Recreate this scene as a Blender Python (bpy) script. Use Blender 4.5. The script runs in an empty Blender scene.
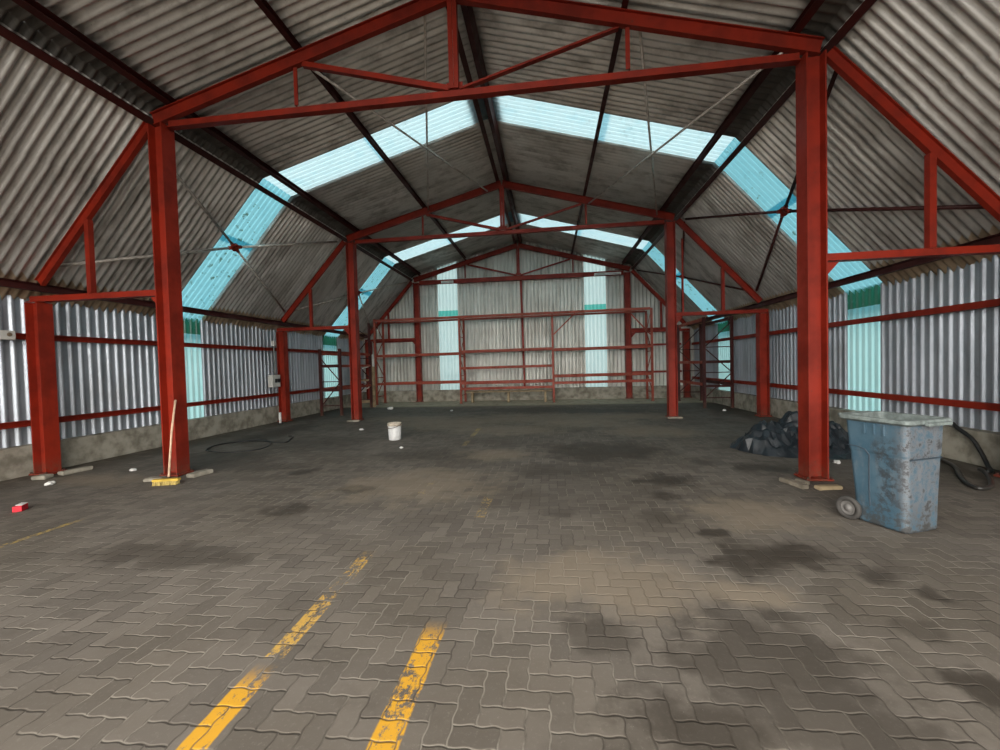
import bpy, bmesh, math, random
from mathutils import Vector, Matrix, noise
random.seed(7)
C = bpy.context.scene.collection
PI = math.pi

# ------------------------------------------------------------------ node helpers
class V:
    """a float socket with arithmetic"""
    def __init__(s, t, k): s.t, s.k = t, k
    def _m(s, op, *a, clamp=False):
        n = s.t.nodes.new('ShaderNodeMath'); n.operation = op; n.use_clamp = clamp
        for i, x in enumerate((s,) + a):
            if isinstance(x, V): s.t.links.new(x.k, n.inputs[i])
            else: n.inputs[i].default_value = x
        return V(s.t, n.outputs[0])
    def __add__(s, o): return s._m('ADD', o)
    __radd__ = __add__
    def __sub__(s, o): return s._m('SUBTRACT', o)
    def __rsub__(s, o): return (s * -1) + o
    def __mul__(s, o): return s._m('MULTIPLY', o)
    __rmul__ = __mul__
    def __truediv__(s, o): return s._m('DIVIDE', o)
    def floor(s): return s._m('FLOOR')
    def fract(s): return s._m('FRACT')
    def sin(s): return s._m('SINE')
    def abs(s): return s._m('ABSOLUTE')
    def sqrt(s): return s._m('SQRT')
    def mod(s, o): return s._m('FLOORED_MODULO', o)
    def mn(s, o): return s._m('MINIMUM', o)
    def mx(s, o): return s._m('MAXIMUM', o)
    def lt(s, o): return s._m('LESS_THAN', o)
    def gt(s, o): return s._m('GREATER_THAN', o)
    def ss(s, a, b, lo=0.0, hi=1.0):
        n = s.t.nodes.new('ShaderNodeMapRange'); n.interpolation_type = 'SMOOTHSTEP'
        s.t.links.new(s.k, n.inputs[0])
        for i, x in zip((1, 2, 3, 4), (a, b, lo, hi)): n.inputs[i].default_value = x
        return V(s.t, n.outputs[0])

class Mat:
    def __init__(s, name):
        s.m = bpy.data.materials.new(name); s.m.use_nodes = True
        s.t = s.m.node_tree; s.b = s.t.nodes['Principled BSDF']; s.out = s.t.nodes['Material Output']
        tc = s.t.nodes.new('ShaderNodeTexCoord'); s.obj = tc.outputs['Object']
        g = s.t.nodes.new('ShaderNodeNewGeometry'); s.pos = g.outputs['Position']
    def xyz(s, sock=None):
        n = s.t.nodes.new('ShaderNodeSeparateXYZ'); s.t.links.new(sock or s.pos, n.inputs[0])
        return [V(s.t, n.outputs[i]) for i in range(3)]
    def vec(s, x, y, z=0.0):
        n = s.t.nodes.new('ShaderNodeCombineXYZ')
        for i, a in enumerate((x, y, z)):
            if isinstance(a, V): s.t.links.new(a.k, n.inputs[i])
            else: n.inputs[i].default_value = a
        return n.outputs[0]
    def noise(s, scale, detail=4, rough=.55, vec=None, stretch=None):
        v = vec or s.pos
        if stretch:
            mp = s.t.nodes.new('ShaderNodeMapping'); mp.inputs['Scale'].default_value = stretch
            s.t.links.new(v, mp.inputs[0]); v = mp.outputs[0]
        n = s.t.nodes.new('ShaderNodeTexNoise'); n.inputs['Scale'].default_value = scale
        n.inputs['Detail'].default_value = detail; n.inputs['Roughness'].default_value = rough
        s.t.links.new(v, n.inputs['Vector']); return V(s.t, n.outputs['Fac'])
    def white(s, vec):
        n = s.t.nodes.new('ShaderNodeTexWhiteNoise'); n.noise_dimensions = '3D'
        s.t.links.new(vec, n.inputs['Vector']); return V(s.t, n.outputs['Value'])
    def mix(s, f, a, b, mode='MIX'):
        n = s.t.nodes.new('ShaderNodeMix'); n.data_type = 'RGBA'; n.blend_type = mode
        if isinstance(f, V): s.t.links.new(f.k, n.inputs[0])
        else: n.inputs[0].default_value = f
        for i, c in ((6, a), (7, b)):
            if isinstance(c, tuple): n.inputs[i].default_value = (*c, 1)
            else: s.t.links.new(c, n.inputs[i])
        return n.outputs[2]
    def gray(s, v): return s.vec(v, v, v)
    def set(s, name, v):
        i = s.b.inputs[name]
        if isinstance(v, V): s.t.links.new(v.k, i)
        elif isinstance(v, tuple): i.default_value = (*v, 1)
        elif isinstance(v, (int, float)): i.default_value = v
        else: s.t.links.new(v, i)
    def bump(s, h, strength=.3, dist=.01):
        n = s.t.nodes.new('ShaderNodeBump'); n.inputs['Strength'].default_value = strength
        n.inputs['Distance'].default_value = dist
        s.t.links.new(h.k, n.inputs['Height']); s.t.links.new(n.outputs[0], s.b.inputs['Normal'])

def simple(name, col, rough=.6, metal=0.0, var=.25, scale=6.0, dark=None, bump=0.0):
    m = Mat(name); n = m.noise(scale, 6)
    d = dark or tuple(c * (1 - var) for c in col)
    m.set('Base Color', m.mix(n.ss(.35, .7), col, d)); m.set('Roughness', rough); m.set('Metallic', metal)
    if bump: m.bump(m.noise(scale * 8, 3), bump, .004)
    return m.m

def painted_steel(name, col, worn, rough=.45, wear=.66):
    m = Mat(name)
    n1 = m.noise(2.2, 6, .6); n2 = m.noise(14, 8, .7); n3 = m.noise(5, 4, stretch=(1, 1, .15))
    c = m.mix(n1.ss(.35, .7), col, tuple(x * .62 for x in col))
    c = m.mix(n3.ss(.55, .75) * .35, c, tuple(x * .45 for x in col))
    c = m.mix(n2.ss(wear, wear + .1) * .8, c, worn)
    x, y, z = m.xyz()
    c = m.mix(z.ss(.0, .35, .55, 0.0) * n2.ss(.35, .6), c, (.12, .075, .05))
    m.set('Base Color', c); m.set('Specular IOR Level', .3); m.set('Roughness', n1.ss(.3, .7, rough - .08, rough + .15))
    m.bump(n2, .12, .004)
    return m.m

def sheet_metal(name, axis, pale_col, dark_col, metal=.35, rough=.5, tan=None):
    """weathered corrugated sheet; each sheet along its wall has a tone of its own"""
    m = Mat(name); X, Y, Z = m.xyz()
    a = Y if axis == 'y' else X
    other = X if axis == 'y' else Z
    cell = m.white(m.vec((a / .98).floor(), (other / 2.5).floor(), 3.0))
    st = m.noise(1.6, 6, .65, stretch=(1, 2.2, .35) if axis == 'y' else (2.2, 1, .35))
    fine = m.noise(30, 5, .7); big = m.noise(.5, 3)
    c = m.mix(cell, pale_col, tuple(.5 * (p + q) for p, q in zip(pale_col, dark_col)))  # random tone per sheet, from pale towards dark
    c = m.mix(st.ss(.42, .72), c, dark_col)
    c = m.mix(fine.ss(.6, .75) * .5, c, tuple(q * .6 for q in dark_col))
    c = m.mix(big.ss(.5, .75) * .35, c, (.19, .15, .11))
    if tan:
        c = m.mix(X.abs().ss(7.29, 7.31), c, m.mix(st.ss(.4, .7), tan, tuple(q * .55 for q in tan)))
    m.set('Base Color', c); m.set('Metallic', metal); m.set('Roughness', fine.ss(.3, .7, rough - .08, rough + .12))
    m.bump(fine, .08, .003)
    return m.m

def translucent(name, clear, tint, zband=None, band_col=None, mossy=0.0):
    """ribbed cyan plastic sheet that lets daylight through"""
    m = Mat(name); t = m.t; X, Y, Z = m.xyz()
    n = m.noise(3.0, 6, .7); n2 = m.noise(11, 5, .7)
    c = m.mix(n.ss(.45, .75) * .5, clear, tint)
    if mossy:
        spots = m.noise(7, 4, .6).ss(.56, .66) * m.noise(1.1, 2).ss(.45, .6)
        c = m.mix(spots * mossy, c, (.05, .11, .07))
    if zband:
        inb = Z.gt(zband[0]) * Z.lt(zband[1]) * n2.ss(.2, .45, .75, 1.0)
        c = m.mix(inb, c, band_col)
    tr = t.nodes.new('ShaderNodeBsdfTranslucent'); tp = t.nodes.new('ShaderNodeBsdfTransparent')
    gl = t.nodes.new('ShaderNodeBsdfGlossy'); gl.inputs['Roughness'].default_value = .25
    for x in (tr, tp): t.links.new(c, x.inputs['Color'])
    a = t.nodes.new('ShaderNodeMixShader'); a.inputs[0].default_value = .05
    t.links.new(tr.outputs[0], a.inputs[1]); t.links.new(tp.outputs[0], a.inputs[2])
    b = t.nodes.new('ShaderNodeMixShader'); b.inputs[0].default_value = .06
    t.links.new(a.outputs[0], b.inputs[1]); t.links.new(gl.outputs[0], b.inputs[2])
    t.links.new(b.outputs[0], m.out.inputs['Surface'])
    return m.m

# ------------------------------------------------------------------ floor of interlocking pavers
STAINS = [(3.04,3.57,.54,.35,.9),(3.66,3.28,.16,.17,.7),(2.85,5.8,.43,.30,.9),(2.67,5.12,.26,.2,.8),(2.84,4.04,.17,.15,.9),
 (2.25,7.59,1.04,.87,.8),(1.4,6.31,.92,.42,.55),(-1.86,4.47,.28,.23,.75),(-1.43,5.21,.23,.19,.75),(-2.66,6.11,.24,.21,.8),
 (-2.19,3.27,.86,.24,.55),(-4.94,7.0,1.12,.7,.6),(1.53,2.43,.27,.2,.55),(2.42,2.34,.51,.5,.65),(1.91,1.91,.36,.21,.7),
 (2.59,1.92,.45,.25,.6),(3.35,2.22,.15,.16,.9),(3.86,3.05,.13,.13,.8),(3.4,2.67,.14,.1,.5),(2.62,14.01,1.99,.6,.75),
 (0.57,14.6,2.17,.6,.65),(1.35,4.46,.33,.21,.5),(2.4,4.45,.26,.24,.5),(-.97,7.34,.96,.53,.5),(3.64,6.84,.22,.21,.6),
 (4.43,6.5,.44,.35,.75),(-3.88,6.41,.93,.34,.5),(-5.9,9.9,.6,1.6,.75),(-6.9,8.2,.4,1.6,.6),(6.9,6.9,.35,1.5,.65),(7.0,14,.5,2.5,.7),
 (-6.6,14.5,.7,2.4,.75),(2.0,1.2,1.3,.45,.55),(1.5,5.2,1.6,.8,.25),(-3.9,8.6,1.2,.9,.45),(.6,8.6,1.0,.7,.2)]
def floor_material():
    m = Mat('interlocking_pavers'); X, Y, Z = m.xyz()
    U = .112
    wob = .035
    jit = m.noise(9, 2); jit2 = m.noise(9, 2, vec=m.vec(X + 31.0, Y + 7.0, 0.0))
    px = X / U + ((Y / U) * (2 * PI)).sin() * wob + (jit - .5) * .10
    py = Y / U + ((X / U) * (2 * PI)).sin() * wob + (jit2 - .5) * .10
    i, j = px.floor(), py.floor(); fx, fy = px - i, py - j
    k = (i - j).mod(4.0)
    hor = k.lt(1.5); k1 = k.gt(.5) * k.lt(1.5); k2 = k.gt(1.5) * k.lt(2.5)
    u = hor * (fx + k1) + (1 - hor) * (fy + k2)
    v = hor * fy + (1 - hor) * fx
    ox = i - hor * k1; oy = j - (1 - hor) * k2
    edge = (u.mn(2.0 - u)).mn(v.mn(1.0 - v)) * U
    rnd = m.white(m.vec(ox, oy, hor))
    joint = edge.ss(.001, .006, 1.0, 0.0)
    big = m.noise(.55, 5, .6); mid = m.noise(3.0, 6, .65); fine = m.noise(38, 7, .8); grit = m.noise(140, 3, .6)
    c = m.mix(rnd, (.165, .144, .122), (.115, .100, .085))
    c = m.mix(big.ss(.4, .65), c, m.mix(rnd, (.138, .118, .095), (.100, .085, .068)))
    c = m.mix(mid.ss(.5, .75) * .5, c, (.085, .072, .058))
    c = m.mix(fine.ss(.52, .72) * .45, c, (.25, .225, .195))
    # joints: dark gaps, pale sand where it has been swept in
    sandy = m.noise(1.3, 3).ss(.42, .54) * mid.ss(.36, .52)
    c = m.mix(joint * mid.ss(.3, .6, .55, .85), c, m.mix(sandy * .85, (.055, .046, .037), (.30, .27, .225)))
    # oil and damp stains, each with its own outline
    nx = m.noise(2.4, 5, .65); ny = m.noise(2.4, 5, .65, vec=m.vec(X + 13.7, Y - 5.1, 2.0))
    tot = None
    for (sx, sy, rx, ry, a) in STAINS:
        ax = 1.0 if rx < .6 else 1.1
        dx = (X - sx + (nx - .5) * (rx * 2.6 + .1)) / (rx * ax); dy = (Y - sy + (ny - .5) * (ry * 2.6 + .1)) / (ry * ax)
        s = (dx * dx + dy * dy).sqrt().ss(.5, 1.2, a * .92, 0.0)
        tot = s if tot is None else tot.mx(s)
    c = m.mix(tot * mid.ss(.15, .5, .8, 1.0), c, m.mix(fine.ss(.5, .7) * .5, (.036, .029, .022), (.075, .063, .05)))
    # worn paler patches; the farther ones paint in light the floor lacks
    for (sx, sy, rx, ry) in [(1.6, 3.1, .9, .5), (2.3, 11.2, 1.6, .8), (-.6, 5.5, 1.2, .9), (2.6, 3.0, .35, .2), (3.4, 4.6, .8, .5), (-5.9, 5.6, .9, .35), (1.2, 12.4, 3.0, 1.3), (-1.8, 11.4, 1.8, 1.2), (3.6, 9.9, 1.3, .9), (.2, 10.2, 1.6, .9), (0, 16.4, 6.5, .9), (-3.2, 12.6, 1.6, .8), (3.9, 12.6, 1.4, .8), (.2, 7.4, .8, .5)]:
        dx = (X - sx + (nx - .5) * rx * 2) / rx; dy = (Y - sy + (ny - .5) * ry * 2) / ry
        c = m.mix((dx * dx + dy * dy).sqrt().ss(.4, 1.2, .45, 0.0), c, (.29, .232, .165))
    # earth washed along the side wall feet
    c = m.mix(X.abs().ss(6.3, 7.2) * mid.ss(.3, .6) * .75, c, (.062, .049, .034))
    c = m.mix(Y.ss(15.9, 16.7) * mid.ss(.2, .55) * .85, c, (.56, .48, .35))  # pale concrete before the end wall, painted lighter to offset weak daylight
    # yellow bay lines, flaking
    flake = m.noise(26, 8, .8, stretch=(1, .6, 1)); patch = m.noise(2.3, 2, vec=m.vec(X + 3.3, Y + 1.7, 0.0))
    def line(x0, slope, w, ya, yb, keep, col, am):
        nonlocal c
        d = (X - (Y * slope + x0) + (mid - .5) * .03).abs()
        msk = d.ss(w * .42, w * .5, 1.0, 0.0) * Y.ss(ya, ya + .05) * Y.ss(yb - .25, yb, 1.0, 0.0)
        c = m.mix(msk * (flake + (patch - .5) * .5).ss(keep - .04, keep + .04) * joint._m('MULTIPLY', -.8).__add__(1.0) * am, c, col)
    yel = (.64, .33, .022)
    line(-.305, -.018, .15, -1.0, 2.1, .42, yel, .95)
    line(-.305, -.018, .13, 2.1, 3.5, .52, (.60, .36, .07), .85)
    line(.50, .004, .15, -1.0, 2.55, .48, yel, .95)
    line(.46, .004, .13, 4.3, 5.1, .52, (.55, .36, .08), .55)
    line(-.28, -.028, .12, 8.2, 10.6, .50, (.5, .36, .12), .45)
    line(-.28, -.028, .12, 5.0, 6.0, .55, (.5, .36, .12), .4)
    line(-4.1, .0, .08, 3.1, 4.1, .50, (.50, .34, .07), .6)
    # chips and grit
    c = m.mix(grit.ss(.70, .74) * .7, c, (.36, .34, .30))
    m.set('Base Color', c); m.set('Roughness', tot.ss(0, 1, .86, .62)); m.set('Specular IOR Level', .3)
    h = edge.ss(.0, .010) + fine * .16 + rnd * .18
    m.bump(h, .5, .007)
    return m.m

# ------------------------------------------------------------------ mesh helpers
class MB:
    def __init__(s): s.v, s.f = [], []
    def add(s, vs, fs):
        b = len(s.v); s.v += [tuple(v) for v in vs]; s.f += [tuple(b + i for i in f) for f in fs]; return s
    def box(s, c, d, rot=None, bev=0.0):
        bm = bmesh.new(); bmesh.ops.create_cube(bm, size=1)
        bmesh.ops.scale(bm, vec=d, verts=bm.verts)
        if bev: bmesh.ops.bevel(bm, geom=bm.edges[:] , offset=bev, segments=2, affect='EDGES', profile=.6)
        M = Matrix.Translation(c) @ (rot.to_4x4() if rot else Matrix.Identity(4))
        bmesh.ops.transform(bm, matrix=M, verts=bm.verts)
        bm.verts.index_update(); s.add([v.co for v in bm.verts], [[v.index for v in f.verts] for f in bm.faces]); bm.free(); return s
    def bar(s, p, q, poly, up=(0, 0, 1)):
        """extrude an outline (side, up) from p to q"""
        p, q = Vector(p), Vector(q); d = (q - p).normalized(); u = Vector(up)
        if abs(d.dot(u)) > .99: u = Vector((0, 1, 0))
        r = d.cross(u).normalized(); u = r.cross(d)
        n = len(poly)
        vs = [p + r * a + u * b for a, b in poly] + [q + r * a + u * b for a, b in poly]
        fs = [[i, (i + 1) % n, (i + 1) % n + n, i + n] for i in range(n)] + [list(range(n))[::-1], list(range(n, 2 * n))]
        return s.add(vs, fs)
    def tube(s, pts, r, n=10, closed=False):
        pts = [Vector(p) for p in pts]; m = len(pts); rings = []
        prev = None
        for i, p in enumerate(pts):
            a = pts[(i - 1) % m] if (closed or i) else p; b = pts[(i + 1) % m] if (closed or i < m - 1) else p
            d = (b - a).normalized()
            ref = prev if prev is not None else (Vector((0, 0, 1)) if abs(d.z) < .95 else Vector((1, 0, 0)))
            x = (ref - d * ref.dot(d)).normalized(); prev = x; y = d.cross(x)
            rr = r[i] if isinstance(r, (list, tuple)) else r
            rings.append([p + (x * math.cos(2 * PI * k / n) + y * math.sin(2 * PI * k / n)) * rr for k in range(n)])
        vs = [v for g in rings for v in g]
        fs = [[(i % m) * n + k, (i % m) * n + (k + 1) % n, ((i + 1) % m) * n + (k + 1) % n, ((i + 1) % m) * n + k] for i in range(m if closed else m - 1) for k in range(n)]
        if not closed: fs += [list(range(n))[::-1], [(m - 1) * n + k for k in range(n)]]
        return s.add(vs, fs)
    def lathe(s, prof, n=28, M=None):
        M = M or Matrix.Identity(4)
        vs = [M @ Vector((r * math.cos(2 * PI * k / n), r * math.sin(2 * PI * k / n), z)) for r, z in prof for k in range(n)]
        fs = [[i * n + k, i * n + (k + 1) % n, (i + 1) * n + (k + 1) % n, (i + 1) * n + k] for i in range(len(prof) - 1) for k in range(n)]
        return s.add(vs, fs)
    def build(s, name, mat, parent=None, smooth=False, origin=None):
        me = bpy.data.meshes.new(name)
        o3 = Vector(origin) if origin is not None else (parent.matrix_basis.translation if parent is not None and parent.type == 'EMPTY' else Vector((0, 0, 0)))
        me.from_pydata([Vector(v) - o3 for v in s.v], [], s.f); me.update()
        bm = bmesh.new(); bm.from_mesh(me); bmesh.ops.recalc_face_normals(bm, faces=bm.faces); bm.to_mesh(me); bm.free()
        if smooth:
            for p in me.polygons: p.use_smooth = True
        me.materials.append(mat)
        o = bpy.data.objects.new(name, me); C.objects.link(o)
        if parent is not None: o.parent = parent
        if parent is None or origin is not None: o.location = o3
        return o

def tag(o, label, cat, group=None, kind=None):
    o['label'] = label; o['category'] = cat
    if group: o['group'] = group
    if kind: o['kind'] = kind
    return o
def thing(name, label, cat, loc=(0, 0, 0), group=None):
    o = bpy.data.objects.new(name, None); C.objects.link(o); o.location = loc; o.empty_display_size = .1
    return tag(o, label, cat, group, 'thing')
def dup(root, loc, label, group=None, rotz=0.0):
    r = root.copy(); C.objects.link(r); r.location = loc; r.rotation_euler = (0, 0, rotz); r['label'] = label
    if group: r['group'] = group
    for ch in list(root.children):
        c = ch.copy(); C.objects.link(c); c.parent = r
        for g in list(ch.children):
            d = g.copy(); C.objects.link(d); d.parent = c
    return r
def struct(o, label, cat):
    o['kind'] = 'structure'; o['label'] = label; o['category'] = cat; return o

def rect(w, h, ox=0, oy=0): return [(ox - w / 2, oy - h / 2), (ox + w / 2, oy - h / 2), (ox + w / 2, oy + h / 2), (ox - w / 2, oy + h / 2)]
def Hsec(b, d, tf=.018, tw=.012):
    """H outline: flanges b wide across (first coordinate), d deep along the second"""
    x, y = b / 2, d / 2; w = tw / 2
    return [(-x, -y), (x, -y), (x, -y + tf), (w, -y + tf), (w, y - tf), (x, y - tf), (x, y), (-x, y), (-x, y - tf), (-w, y - tf), (-w, -y + tf), (-x, -y + tf)]
def Csec(w, h, t=.01, flip=1):
    p = [(-w / 2, -h / 2), (w / 2, -h / 2), (w / 2, -h / 2 + t), (-w / 2 + t, -h / 2 + t), (-w / 2 + t, h / 2 - t), (w / 2, h / 2 - t), (w / 2, h / 2), (-w / 2, h / 2)]
    return [(a * flip, b) for a, b in p]
def Lsec(w, h, t=.01, fx=1, fy=1):
    p = [(0, 0), (w, 0), (w, t), (t, t), (t, h), (0, h)]
    return [((a - w / 2) * fx, (b - h / 2) * fy) for a, b in p]
def Tsec(w, h, t=.012):
    """two angles back to back: flat flange below, web up"""
    return [(-w / 2, -h / 2), (w / 2, -h / 2), (w / 2, -h / 2 + t), (t, -h / 2 + t), (t, h / 2), (-t, h / 2), (-t, -h / 2 + t), (-w / 2, -h / 2 + t)]

# ------------------------------------------------------------------ materials
RED = painted_steel('red_oxide_paint', (.275, .021, .008), (.10, .04, .026), .5, .63)
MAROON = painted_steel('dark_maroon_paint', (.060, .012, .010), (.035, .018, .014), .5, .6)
RACKRED = painted_steel('worn_rack_paint', (.36, .060, .032), (.26, .13, .09), .5, .55)
GALV = simple('galvanised_pipe', (.62, .56, .50), .45, .2, .4, 9)
ROOF = sheet_metal('weathered_roof_sheet', 'y', (.80, .785, .76), (.36, .345, .325), .85, .40, tan=(.62, .48, .33))
WALLY = sheet_metal('galvanised_wall_sheet', 'y', (.53, .57, .63), (.31, .34, .38), .55, .40)
WALLX = sheet_metal('galvanised_end_wall_sheet', 'x', (.66, .65, .60), (.40, .39, .35), .4, .45)
CONC = simple('stained_concrete', (.36, .33, .27), .9, 0, .5, 4.5, (.17, .152, .118), .5)
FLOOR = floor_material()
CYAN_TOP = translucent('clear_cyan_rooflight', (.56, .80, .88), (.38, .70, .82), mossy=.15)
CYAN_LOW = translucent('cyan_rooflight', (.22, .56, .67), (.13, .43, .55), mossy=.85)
CYAN_SIDE = translucent('cyan_wall_light', (.32, .57, .60), (.23, .49, .53), (2.62, 3.1), (.035, .15, .085))
CYAN_END = translucent('cyan_end_light', (.56, .78, .82), (.43, .69, .74), (3.98, 4.24), (.08, .50, .46))
WOOD = simple('weathered_timber', (.40, .29, .17), .8, 0, .45, 7)
GREYWOOD = simple('grey_timber', (.27, .23, .175), .85, 0, .5, 9)
PALEWOOD = simple('pale_broom_timber', (.72, .50, .34), .6, 0, .25, 12)
BLACKR = simple('black_rubber', (.018, .018, .018), .5, 0, .4, 9)

# ------------------------------------------------------------------ frame dimensions
FY = [5.912, 12.193, 18.53]
CW, EW = 4.772, 7.212                    # nave and eave column lines
Y0, YE, YB = -2.0, 18.92, 18.76          # open front edge, roof end, end wall
XW = 7.62                                # side wall sheet
KX = 4.973
def zup(x): return 7.37 - .284 * abs(x)
def zlo(x): return 6.04 - 1.13 * (abs(x) - 4.9)
BANDS = [(8.58, 9.56), (15.34, 16.36)]

# ------------------------------------------------------------------ setting
def grid_plane(x0, x1, y0, y1, z): return MB().add([(x0, y0, z), (x1, y0, z), (x1, y1, z), (x0, y1, z)], [(0, 1, 2, 3)])
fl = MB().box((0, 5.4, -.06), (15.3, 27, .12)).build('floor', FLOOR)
struct(fl, 'grey interlocking paver floor with oil stains and flaking yellow lines', 'floor')
gm = simple('rough_yard_ground', (.22, .21, .19), .95, 0, .4, .8)
struct(grid_plane(-80, 80, -80, 90, -.13).build('ground', gm), 'grey yard ground outside the open shed', 'ground')

PR = .14
def roofwave(s): return .034 * math.sin(2 * PI * s / PR)
def wallwave(s):
    t = (s / .164) % 1.0                 # narrow ribs on wide flats
    d = abs(t - .5) * 2
    k = min(1, max(0, (.52 - d) / .30)); k = k * k * (3 - 2 * k)
    return .036 * k
def roof_sheet(mb, sgn, slope, rows, ya, yb):
    n = max(2, int(round((yb - ya) / (PR / 8))))
    for (xa, xb, off) in rows:
        zf = zup if slope == 'up' else zlo
        nx, nz = (.2732, .962) if slope == 'up' else (.749, .6627)
        vs = []
        for i in range(n + 1):
            y = ya + (yb - ya) * i / n; w = roofwave(y) + off
            for x in (xa, xb): vs.append((sgn * (x + nx * w), y, zf(x) + nz * w))
        mb.add(vs, [(2 * i, 2 * i + 1, 2 * i + 3, 2 * i + 2) for i in range(n)])
BA, BB = 4.66, 5.07
UPROWS = [(-.02, 2.62, .010), (2.48, BA + .02, 0)]
LOROWS = [(BB - .01, 6.12, .012), (6.0, 8.0, 0)]
ceil_names = {(-1, 'up'): 'upper slope of ridged corrugated roof on the socket box side', (1, 'up'): 'upper slope of ridged corrugated roof on the wheelie bin side',
              (-1, 'lo'): 'steep lower slope of corrugated roof above the socket box wall', (1, 'lo'): 'steep lower slope of corrugated roof above the wheelie bin wall'}
wn = [0]
def window(mb, mat, label, smooth=True):
    wn[0] += 1
    return struct(mb.build('window_%d' % wn[0], mat, smooth=smooth), label, 'window')
for sgn in (-1, 1):
    sd = 'broom' if sgn < 0 else 'wheelie bin'
    for slope, rows in (('up', UPROWS), ('lo', LOROWS)):
        mb = MB(); ys = [Y0] + [y for b in BANDS for y in b] + [YE]
        for a, b in zip(ys[0::2], ys[1::2]): roof_sheet(mb, sgn, slope, rows, a, b)
        struct(mb.build('ceiling', ROOF, smooth=True), ceil_names[(sgn, slope)], 'roof')
        for k, (a, b) in enumerate(BANDS):
            wb = MB(); roof_sheet(wb, sgn, slope, rows + ([(BA, KX + .012, 0)] if slope == 'up' else [(KX - .004, BB, 0)]), a, b)
            where = 'between the two nearer frames' if k == 0 else 'close to the end wall'
            part = 'pale rooflight strip running up to the ridge' if slope == 'up' else 'cyan rooflight strip on the steep slope'
            window(wb, CYAN_TOP if slope == 'up' else CYAN_LOW, '%s on the %s side %s' % (part, sd, where))
# sheets over the roof bend; shade between the purlins painted in as dark colour
BEND = sheet_metal('painted_shade_bend_sheet', 'y', (.16, .15, .14), (.07, .066, .06), .3, .5)
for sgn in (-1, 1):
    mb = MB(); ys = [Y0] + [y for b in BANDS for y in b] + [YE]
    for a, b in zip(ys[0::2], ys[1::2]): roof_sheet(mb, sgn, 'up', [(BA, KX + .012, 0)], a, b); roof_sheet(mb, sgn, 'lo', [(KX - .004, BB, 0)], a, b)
    struct(mb.build('trim_bend', BEND, smooth=True), 'roof bend sheets with the shade painted in dark on the %s side' % ('broom' if sgn < 0 else 'wheelie bin'), 'roof sheet')
# ridge cap
struct(MB().bar((0, Y0, 7.42), (0, YE, 7.42), [(-.35, -.10), (0, 0), (.35, -.10), (.35, -.085), (0, .015), (-.35, -.085)]).build('trim_ridge', ROOF), 'folded grey ridge capping along the roof peak', 'roof trim')

def side_sheet(sgn, ya, yb, zs):
    mb = MB(); n = max(2, int(round((yb - ya) / (.164 / 12)))); m = len(zs); vs = []
    for i in range(n + 1):
        y = ya + (yb - ya) * i / n
        for k, z in enumerate(zs): vs.append((sgn * (XW - wallwave(y)), y, z))
    mb.add(vs, [(m * i + k, m * i + k + 1, m * (i + 1) + k + 1, m * (i + 1) + k) for i in range(n) for k in range(m - 1)]); return mb
for sgn, nm in ((-1, 'left'), (1, 'right')):
    mb = MB(); ys = [Y0, 8.62, 9.54, 15.28, 16.30, YB] if sgn < 0 else [Y0, 8.64, 9.54, 15.16, 16.14, YB]
    for a, b in zip(ys[0::2], ys[1::2]):
        t = side_sheet(sgn, a, b, (.46, 3.02)); mb.add(t.v, t.f)
    struct(mb.build('wall_' + nm, WALLY, smooth=True), 'ribbed grey sheet wall %s' % ('behind the broom and socket box' if sgn < 0 else 'behind the wheelie bin'), 'wall')
    for k in (0, 1):
        a, b = ys[1 + 2 * k], ys[2 + 2 * k]
        window(side_sheet(sgn, a, b, (.46, 3.02)), CYAN_SIDE, 'ribbed cyan daylight panel in the %s wall %s' % ('socket box' if sgn < 0 else 'wheelie bin', 'beside the nearer columns' if k == 0 else 'behind the side rack'))
    bl = MB().box((sgn * 7.545, (Y0 + YB) / 2, .25), (.24, YB - Y0, .50), bev=.012)
    struct(bl.build('baseboard_' + nm, CONC), 'low stained concrete plinth under the %s wall' % ('socket box' if sgn < 0 else 'wheelie bin'), 'plinth')
ztop = lambda x: min(zup(x), zlo(x)) - .0
def end_sheet(xa, xb):
    n = max(2, int(round((xb - xa) / (.164 / 12)))); vs = []
    for i in range(n + 1):
        x = xa + (xb - xa) * i / n; y = YB - wallwave(x + .05)
        vs += [(x, y, .5), (x, y, ztop(x) + .02)]
    return MB().add(vs, [(2 * i, 2 * i + 2, 2 * i + 3, 2 * i + 1) for i in range(n)])
mb = MB(); xs = [-XW, -3.82, -2.88, 2.93, 3.88, XW]
for a, b in zip(xs[0::2], xs[1::2]):
    t = end_sheet(a, b); mb.add(t.v, t.f)
struct(mb.build('wall_back', WALLX, smooth=True), 'gabled end wall of narrow ribbed grey sheets', 'wall')
window(end_sheet(-3.82, -2.88), CYAN_END, 'tall pale daylight strip in the end wall nearer the timber trestle')
window(end_sheet(2.93, 3.88), CYAN_END, 'tall pale daylight strip in the end wall nearer the bin side')
struct(MB().box((0, 18.74, .265), (14.8, .26, .53), bev=.012).build('baseboard_back', CONC), 'low concrete plinth at the foot of the end wall', 'plinth')

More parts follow.
